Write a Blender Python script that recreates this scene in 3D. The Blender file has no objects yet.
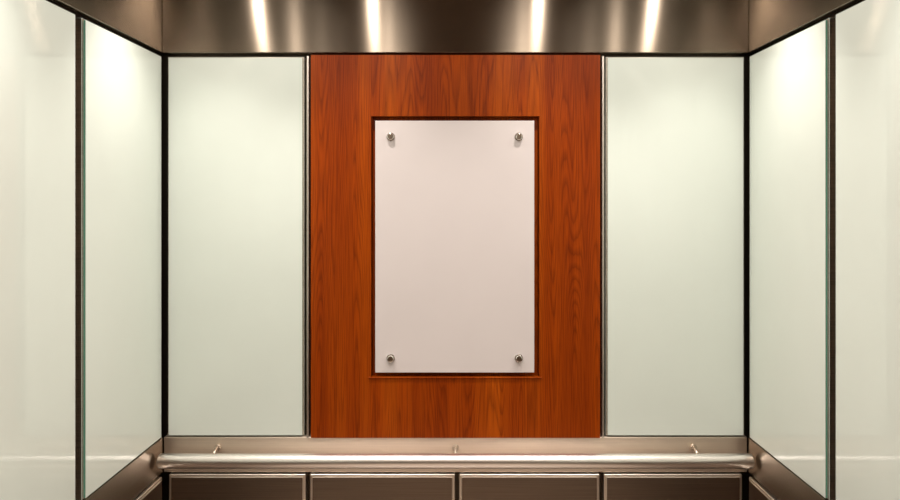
import bpy, bmesh, math
from mathutils import Vector, Matrix
S=292.5; D=2.5; CZ=1.79; CX=455.5; HY=200.0
def PX(px,y=0.0): return (px-CX)/S*(D+y)/D
def PZ(py,y=0.0): return CZ+(HY-py)/S*(D+y)/D
sc=bpy.context.scene
sc.view_settings.view_transform='Standard'
sc.view_settings.look='None'

# ---------------- materials ----------------
def newmat(n):
    m=bpy.data.materials.new(n); m.use_nodes=True
    nt=m.node_tree; return m,nt,nt.nodes['Principled BSDF']
def N(nt,t,**k):
    n=nt.nodes.new(t)
    for a,b in k.items(): setattr(n,a,b)
    return n
def ramp(nt,stops):
    r=N(nt,'ShaderNodeValToRGB'); e=r.color_ramp.elements
    while len(e)<len(stops): e.new(0.5)
    for i,(p,c) in enumerate(stops):
        e[i].position=p; e[i].color=(*c,1)
    return r
def brushed(name,col,rough,aniso,rot=0.25,var=0.12,scale=(3,3,350),bump=0.03):
    m,nt,p=newmat(name); L=nt.links.new
    tc=N(nt,'ShaderNodeTexCoord'); mp=N(nt,'ShaderNodeMapping'); mp.inputs['Scale'].default_value=scale
    L(tc.outputs['Object'],mp.inputs['Vector'])
    no=N(nt,'ShaderNodeTexNoise'); no.inputs['Scale'].default_value=1; no.inputs['Detail'].default_value=4
    L(mp.outputs['Vector'],no.inputs['Vector'])
    r=ramp(nt,[(0.3,tuple(c*(1-var) for c in col)),(0.7,tuple(min(1,c*(1+var)) for c in col))])
    L(no.outputs['Fac'],r.inputs['Fac']); L(r.outputs['Color'],p.inputs['Base Color'])
    p.inputs['Metallic'].default_value=1; p.inputs['Roughness'].default_value=rough
    if aniso>0:
        p.inputs['Anisotropic'].default_value=aniso
        p.inputs['Anisotropic Rotation'].default_value=rot
        t=N(nt,'ShaderNodeTangent'); t.direction_type='UV_MAP'; t.uv_map='UVMap'
        L(t.outputs['Tangent'],p.inputs['Tangent'])
    if bump:
        b=N(nt,'ShaderNodeBump'); b.inputs['Strength'].default_value=bump; b.inputs['Distance'].default_value=0.001
        L(no.outputs['Fac'],b.inputs['Height']); L(b.outputs['Normal'],p.inputs['Normal'])
    return m
M_frieze=brushed('brushed_steel_frieze',(0.30,0.245,0.19),0.27,1.0,bump=0,var=0.06)
M_steel=brushed('brushed_steel',(0.60,0.51,0.42),0.36,0.8,bump=0.02)
M_band=brushed('satin_steel_band',(0.76,0.64,0.53),0.40,0.75,var=0.05,bump=0.01)
M_trim=brushed('bright_trim_steel',(0.85,0.78,0.70),0.30,0,var=0.03,bump=0)
M_dark=brushed('dark_bronze_steel',(0.22,0.165,0.125),0.34,0.7,bump=0.02)
M_reveal=brushed('reveal_steel',(0.08,0.065,0.05),0.4,0,bump=0)
M_rail=brushed('satin_rail_steel',(0.96,0.90,0.86),0.30,0,var=0.03,bump=0.01)
M_chrome=brushed('polished_standoff_steel',(0.78,0.75,0.70),0.14,0,var=0.02,bump=0)
def plain(name,col,rough,coat=0,crough=0.03,nvar=0.02,nscale=6):
    m,nt,p=newmat(name); L=nt.links.new
    tc=N(nt,'ShaderNodeTexCoord'); no=N(nt,'ShaderNodeTexNoise'); no.inputs['Scale'].default_value=nscale
    L(tc.outputs['Object'],no.inputs['Vector'])
    r=ramp(nt,[(0.3,tuple(c*(1-nvar) for c in col)),(0.7,tuple(min(1,c*(1+nvar)) for c in col))])
    L(no.outputs['Fac'],r.inputs['Fac']); L(r.outputs['Color'],p.inputs['Base Color'])
    p.inputs['Roughness'].default_value=rough
    p.inputs['Coat Weight'].default_value=coat; p.inputs['Coat Roughness'].default_value=crough
    return m
M_glass=plain('back_painted_glass',(0.745,0.81,0.755),0.45,0.8,0.03,0.01)
M_gedge=plain('glass_edge_green',(0.16,0.36,0.27),0.15,1)
M_board=plain('frosted_board',(0.72,0.655,0.655),0.5,0.25,0.15,0.01)
M_floor=plain('stone_floor',(0.36,0.29,0.24),0.3,0.3,0.1,0.25,30)
# wood
def wood():
    m,nt,p=newmat('cherry_wood_veneer'); L=nt.links.new
    tc=N(nt,'ShaderNodeTexCoord')
    def noise(sc_,s,d,ro=0.5,dist=0):
        mp=N(nt,'ShaderNodeMapping'); mp.inputs['Scale'].default_value=sc_
        L(tc.outputs['Object'],mp.inputs['Vector'])
        n=N(nt,'ShaderNodeTexNoise'); n.inputs['Scale'].default_value=s; n.inputs['Detail'].default_value=d
        n.inputs['Roughness'].default_value=ro; n.inputs['Distortion'].default_value=dist
        L(mp.outputs['Vector'],n.inputs['Vector']); return n
    base=noise((8,1,0.5),1.0,1.5)
    mu=N(nt,'ShaderNodeMath',operation='MULTIPLY'); mu.inputs[1].default_value=44
    L(base.outputs['Fac'],mu.inputs[0])
    fine1=noise((90,5,3),1.0,3)
    ad=N(nt,'ShaderNodeMath',operation='MULTIPLY_ADD'); ad.inputs[1].default_value=0.7
    L(fine1.outputs['Fac'],ad.inputs[0]); L(mu.outputs[0],ad.inputs[2])
    fr=N(nt,'ShaderNodeMath',operation='FRACT'); L(ad.outputs[0],fr.inputs[0])
    rr=ramp(nt,[(0.0,(0.20,0.15,0.13)),(0.14,(0.8,0.78,0.75)),(0.55,(1,1,1)),(1.0,(0.38,0.32,0.28))])
    L(fr.outputs[0],rr.inputs['Fac'])
    band=noise((12,1,0.25),1.0,2)
    col=ramp(nt,[(0.3,(0.25,0.032,0.001)),(0.5,(0.345,0.052,0.0015)),(0.7,(0.45,0.082,0.003))])
    L(band.outputs['Fac'],col.inputs['Fac'])
    mx=N(nt,'ShaderNodeMix',data_type='RGBA',blend_type='MULTIPLY'); mx.inputs[0].default_value=0.5
    L(col.outputs['Color'],mx.inputs[6]); L(rr.outputs['Color'],mx.inputs[7])
    pores=noise((380,20,7),1.0,2,0.6)
    pr=ramp(nt,[(0.36,(0.40,0.30,0.26)),(0.55,(1,1,1))]); L(pores.outputs['Fac'],pr.inputs['Fac'])
    mx2=N(nt,'ShaderNodeMix',data_type='RGBA',blend_type='MULTIPLY'); mx2.inputs[0].default_value=0.5
    L(mx.outputs[2],mx2.inputs[6]); L(pr.outputs['Color'],mx2.inputs[7])
    L(mx2.outputs[2],p.inputs['Base Color'])
    p.inputs['Roughness'].default_value=0.30
    p.inputs['Specular IOR Level'].default_value=0.18
    return m
M_wood=wood()

# ---------------- mesh builder ----------------
class MB:
    def __init__(s): s.bm=bmesh.new(); s.mats=[]
    def mi(s,m):
        if m not in s.mats: s.mats.append(m)
        return s.mats.index(m)
    def box(s,x0,x1,y0,y1,z0,z1,m,bev=0,facemat=None,seg=2):
        t=bmesh.new(); bmesh.ops.create_cube(t,size=1)
        for v in t.verts:
            v.co=Vector(((x0+x1)/2+v.co.x*(x1-x0),(y0+y1)/2+v.co.y*(y1-y0),(z0+z1)/2+v.co.z*(z1-z0)))
        i=s.mi(m)
        for f in t.faces: f.material_index=i
        if facemat:
            ax,mm=facemat; j=s.mi(mm)
            t.normal_update()
            for f in t.faces:
                if abs(f.normal[ax])<0.5: f.material_index=j
        if bev: bmesh.ops.bevel(t,geom=t.edges[:]+t.verts[:],offset=bev,segments=seg,affect='EDGES',profile=0.5)
        s.add(t)
    def cyl(s,p0,p1,r,m,seg=32,r2=None,bev=0):
        p0=Vector(p0);p1=Vector(p1);d=p1-p0
        t=bmesh.new(); bmesh.ops.create_cone(t,cap_ends=True,segments=seg,radius1=r,radius2=r if r2 is None else r2,depth=d.length)
        if bev:
            es=[e for e in t.edges if any(len(f.verts)>4 for f in e.link_faces)]
            bmesh.ops.bevel(t,geom=es,offset=bev,segments=3,affect='EDGES',profile=0.5)
        mt=Matrix.Translation((p0+p1)/2)@d.to_track_quat('Z','Y').to_matrix().to_4x4()
        bmesh.ops.transform(t,matrix=mt,verts=t.verts)
        i=s.mi(m)
        for f in t.faces:
            f.material_index=i; f.smooth=len(f.verts)<=4
        s.add(t)
    def add(s,t):
        me=bpy.data.meshes.new('tmp'); t.to_mesh(me); t.free(); s.bm.from_mesh(me); bpy.data.meshes.remove(me)
    def done(s,name,parent=None,origin=None):
        s.bm.normal_update()
        uv=s.bm.loops.layers.uv.new('UVMap')
        for f in s.bm.faces:
            n=f.normal; a=max(range(3),key=lambda k:abs(n[k]))
            for l in f.loops:
                c=l.vert.co
                l[uv].uv=(c.y,c.z) if a==0 else ((c.x,c.z) if a==1 else (c.x,c.y))
        me=bpy.data.meshes.new(name); s.bm.to_mesh(me); s.bm.free()
        for m in s.mats: me.materials.append(m)
        o=bpy.data.objects.new(name,me); sc.collection.objects.link(o)
        if origin is not None:
            o.location=origin; me.transform(Matrix.Translation(-Vector(origin)))
        if parent: o.parent=parent
        return o

YF=-2.9
W=1.0
ZC=2.62
Zfr=PZ(53); Zpt=PZ(58); Zpb=PZ(435); Zlow=PZ(473)
# shell
b=MB(); b.box(-W-0.10,W+0.10,0.028,0.10,0,ZC,M_reveal); b.done('wall_back')
b=MB(); b.box(-W-0.10,-W-0.028,YF,0.028,0,ZC,M_reveal); b.done('wall_left')
b=MB(); b.box(W+0.028,W+0.10,YF,0.028,0,ZC,M_reveal); b.done('wall_right')
b=MB(); b.box(-W-0.10,W+0.10,YF-0.08,0.10,-0.06,0,M_floor); b.done('floor')
b=MB(); b.box(-W-0.10,W+0.10,YF-0.08,0.10,ZC,ZC+0.05,M_dark); b.done('ceiling')
b=MB(); b.box(-W-0.10,-0.55,YF-0.08,YF,0,ZC,M_dark); b.box(0.55,W+0.10,YF-0.08,YF,0,ZC,M_dark); b.box(-0.55,0.55,YF-0.08,YF,2.15,ZC,M_dark); b.done('wall_front')
b=MB(); b.box(-0.548,-0.003,YF-0.06,YF-0.02,0,2.148,M_dark,0.003); b.box(0.003,0.548,YF-0.06,YF-0.02,0,2.148,M_dark,0.003); b.done('door_1')
# frieze
b=MB(); b.box(-W,W,-0.006,0.026,Zfr,ZC-0.001,M_frieze,0.002); b.done('trim_1')
b=MB(); b.box(-W-0.026,-W,YF+0.001,0.026,Zfr,ZC-0.001,M_frieze,0.002); b.done('trim_2')
b=MB(); b.box(W,W+0.026,YF+0.001,0.026,Zfr,ZC-0.001,M_frieze,0.002); b.done('trim_3')

# glass panels
def gp_back(x0,x1):
    b=MB()
    b.box(x0,x1,-0.004,0.003,Zpb,Zpt,M_glass,0.0008,(1,M_gedge))
    b.box(x0-0.005,x1+0.005,0.004,0.028,Zpb-0.003,Zpt+0.004,M_steel,0.001)
    b.done('glass_wall_panel')
def gp_side(sg,y0,y1):
    b=MB()
    a,c=sorted((sg*(W-0.004),sg*(W+0.003)))
    b.box(a,c,y0,y1,Zpb,Zpt,M_glass,0.0008,(0,M_gedge))
    a,c=sorted((sg*(W+0.004),sg*(W+0.028)))
    b.box(a,c,y0-0.005,y1+0.005,Zpb-0.003,Zpt+0.004,M_steel,0.001)
    b.done('glass_wall_panel')
gp_back(PX(169),PX(302.5)); gp_back(PX(607.5),PX(743))
yy=-0.024
ys=[]
while yy-0.5>YF:
    ys.append((max(yy-0.506,YF+0.02),yy)); yy-=0.506+0.054
for sg in (-1,1):
    for y0,y1 in ys: gp_side(sg,y0,y1)
# wood panel with recessed opening
wx0,wx1,wz0,wz1=PX(311.5),PX(599.5),PZ(437),PZ(55.5)
ox0,ox1,oz0,oz1=PX(371.5),PX(539),PZ(376.5),PZ(116.5)
b=MB()
yf,yb=-0.010,0.028
b.box(wx0,ox0,yf,yb,wz0,wz1,M_wood); b.box(ox1,wx1,yf,yb,wz0,wz1,M_wood)
b.box(ox0,ox1,yf,yb,wz0,oz0,M_wood); b.box(ox0,ox1,yf,yb,oz1,wz1,M_wood)
b.box(ox0,ox1,0.020,yb,oz0,oz1,M_wood)
b.box(PX(369),PX(541.5),-0.014,0.020,oz0-0.003,oz0+0.001,M_wood,0.001)
b.done('wood_wall_panel')
for nm,xa,xb_ in (('trim_4',PX(307.0),PX(309.0)),('trim_5',PX(601.8),PX(603.8))):
    b=MB(); b.box(xa,xb_,-0.006,0.028,Zpb-0.01,Zpt+0.006,M_trim,0.0012); b.done(nm)
# notice board
b=MB(); bx0,bx1,bz0,bz1=PX(375.5),PX(534),PZ(372),PZ(121)
b.box(bx0,bx1,-0.010,-0.004,bz0,bz1,M_board,0.0015)
root=b.done('notice_board')
for i,(px,py) in enumerate(((391,137),(518.5,137),(391,357.5),(518.5,357.5))):
    b=MB(); x,z=PX(px),PZ(py)
    b.cyl((x,-0.004,z),(x,0.020,z),0.009,M_chrome)
    b.cyl((x,-0.010,z),(x,-0.013,z),0.014,M_chrome)
    b.cyl((x,-0.013,z),(x,-0.026,z),0.0115,M_chrome,bev=0.003)
    b.done('standoff_%d'%(i+1),parent=root)

# steel band behind rail
b=MB(); b.box(-W+0.004,W-0.004,-0.004,0.027,Zlow+0.004,Zpb-0.006,M_band,0.002); b.done('trim_6')
for sg,nm in ((-1,'trim_7'),(1,'trim_8')):
    a,c=sorted((sg*(W-0.002),sg*(W+0.027)))
    b=MB(); b.box(a,c,YF+0.01,-0.006,Zlow+0.004,Zpb-0.006,M_frieze,0.002); b.done(nm)
# lower panels
def lp(x0,x1,y0,y1,ax):
    b=MB(); z1=Zlow; z0=0.12
    b.box(x0,x1,y0,y1,z0,z1,M_trim,0.004,seg=3)
    if ax==1: b.box(x0+0.008,x1-0.008,y0-0.003,y0+0.002,z0+0.008,z1-0.008,M_dark,0.0025)
    elif ax==0:
        b.box(x1-0.002,x1+0.003,y0+0.008,y1-0.008,z0+0.008,z1-0.008,M_dark,0.0025)
    else: b.box(x0-0.003,x0+0.002,y0+0.008,y1-0.008,z0+0.008,z1-0.008,M_dark,0.0025)
    b.done('lower_wall_panel')
for a,c in ((170,306.5),(310.5,455),(459,599),(603,741)):
    lp(PX(a),PX(c),-0.012,0.028,1)
for y0,y1 in ys:
    lp(-W-0.027,-W+0.010,y0,min(y1,-0.03),0); lp(W-0.010,W+0.027,y0,min(y1,-0.03),2)
b=MB(); b.box(-W+0.002,W-0.002,-0.002,0.027,0.001,0.11,M_dark,0.002); b.done('baseboard_back')
b=MB(); b.box(-W-0.027,-W+0.002,YF+0.01,-0.004,0.001,0.11,M_dark,0.002); b.done('baseboard_left')
b=MB(); b.box(W-0.002,W+0.027,YF+0.01,-0.004,0.001,0.11,M_dark,0.002); b.done('baseboard_right')
# handrail
yr=-0.065; rz=PZ(461,yr); hx=W-0.012
b=MB(); b.cyl((-hx,yr,rz),(hx,yr,rz),0.0245,M_rail,64,bev=0.006)
for px in (218,455.5,693):
    x=PX(px)
    b.cyl((x,-0.004,rz+0.024),(x,-0.009,rz+0.024),0.012,M_steel,bev=0.002)
    b.cyl((x,-0.009,rz+0.024),(x,-0.048,rz+0.016),0.006,M_steel)
    b.cyl((x,-0.048,rz+0.017),(x,yr,rz+0.008),0.006,M_steel)
b.done('handrail')

# downlights
def downlight(x,y,e,e2):
    b=MB()
    segs=40
    t=bmesh.new(); prof=[(0.052,-0.0005),(0.052,-0.004),(0.044,-0.006),(0.038,-0.002),(0.036,-0.0005)]
    rings=[]
    for k in range(segs):
        a=2*math.pi*k/segs
        rings.append([t.verts.new((x+r*math.cos(a),y+r*math.sin(a),ZC+z)) for r,z in prof])
    for k in range(segs):
        A,B=rings[k],rings[(k+1)%segs]
        for j in range(len(prof)-1):
            f=t.faces.new((A[j],A[j+1],B[j+1],B[j])); f.smooth=True; f.material_index=b.mi(M_chrome)
    b.mi(M_chrome); b.add(t)
    o=b.done('recessed_downlight',origin=(x,y,ZC))
    col=(1.0,0.915,0.825)
    l=bpy.data.lights.new('lamp','AREA'); l.shape='DISK'; l.size=0.026; l.energy=e; l.color=col; l.spread=math.radians(180)
    lo=bpy.data.objects.new('lamp',l); sc.collection.objects.link(lo); lo.parent=o; lo.location=(0,0,-0.003)
    l=bpy.data.lights.new('beam','SPOT'); l.spot_size=math.radians(90); l.spot_blend=1.0; l.shadow_soft_size=0.02; l.energy=e2; l.color=col
    lo=bpy.data.objects.new('beam',l); sc.collection.objects.link(lo); lo.parent=o; lo.location=(0,0,-0.028)
for y in (-0.36,-1.05,-1.75,-2.45):
    for x in (-0.775,-0.325,0.325,0.775):
        downlight(x,y,2.0,26.0)

w=bpy.data.worlds.new('World'); sc.world=w; w.use_nodes=True
w.node_tree.nodes['Background'].inputs[0].default_value=(0.02,0.018,0.015,1)
cam=bpy.data.cameras.new('camera'); co=bpy.data.objects.new('camera',cam); sc.collection.objects.link(co)
co.location=(0,-D,CZ); co.rotation_euler=(math.radians(90),0,0)
cam.sensor_width=36; cam.lens=36*S*D/900; cam.shift_x=-5.5/900; cam.shift_y=-50/900; cam.clip_start=0.02
sc.camera=co
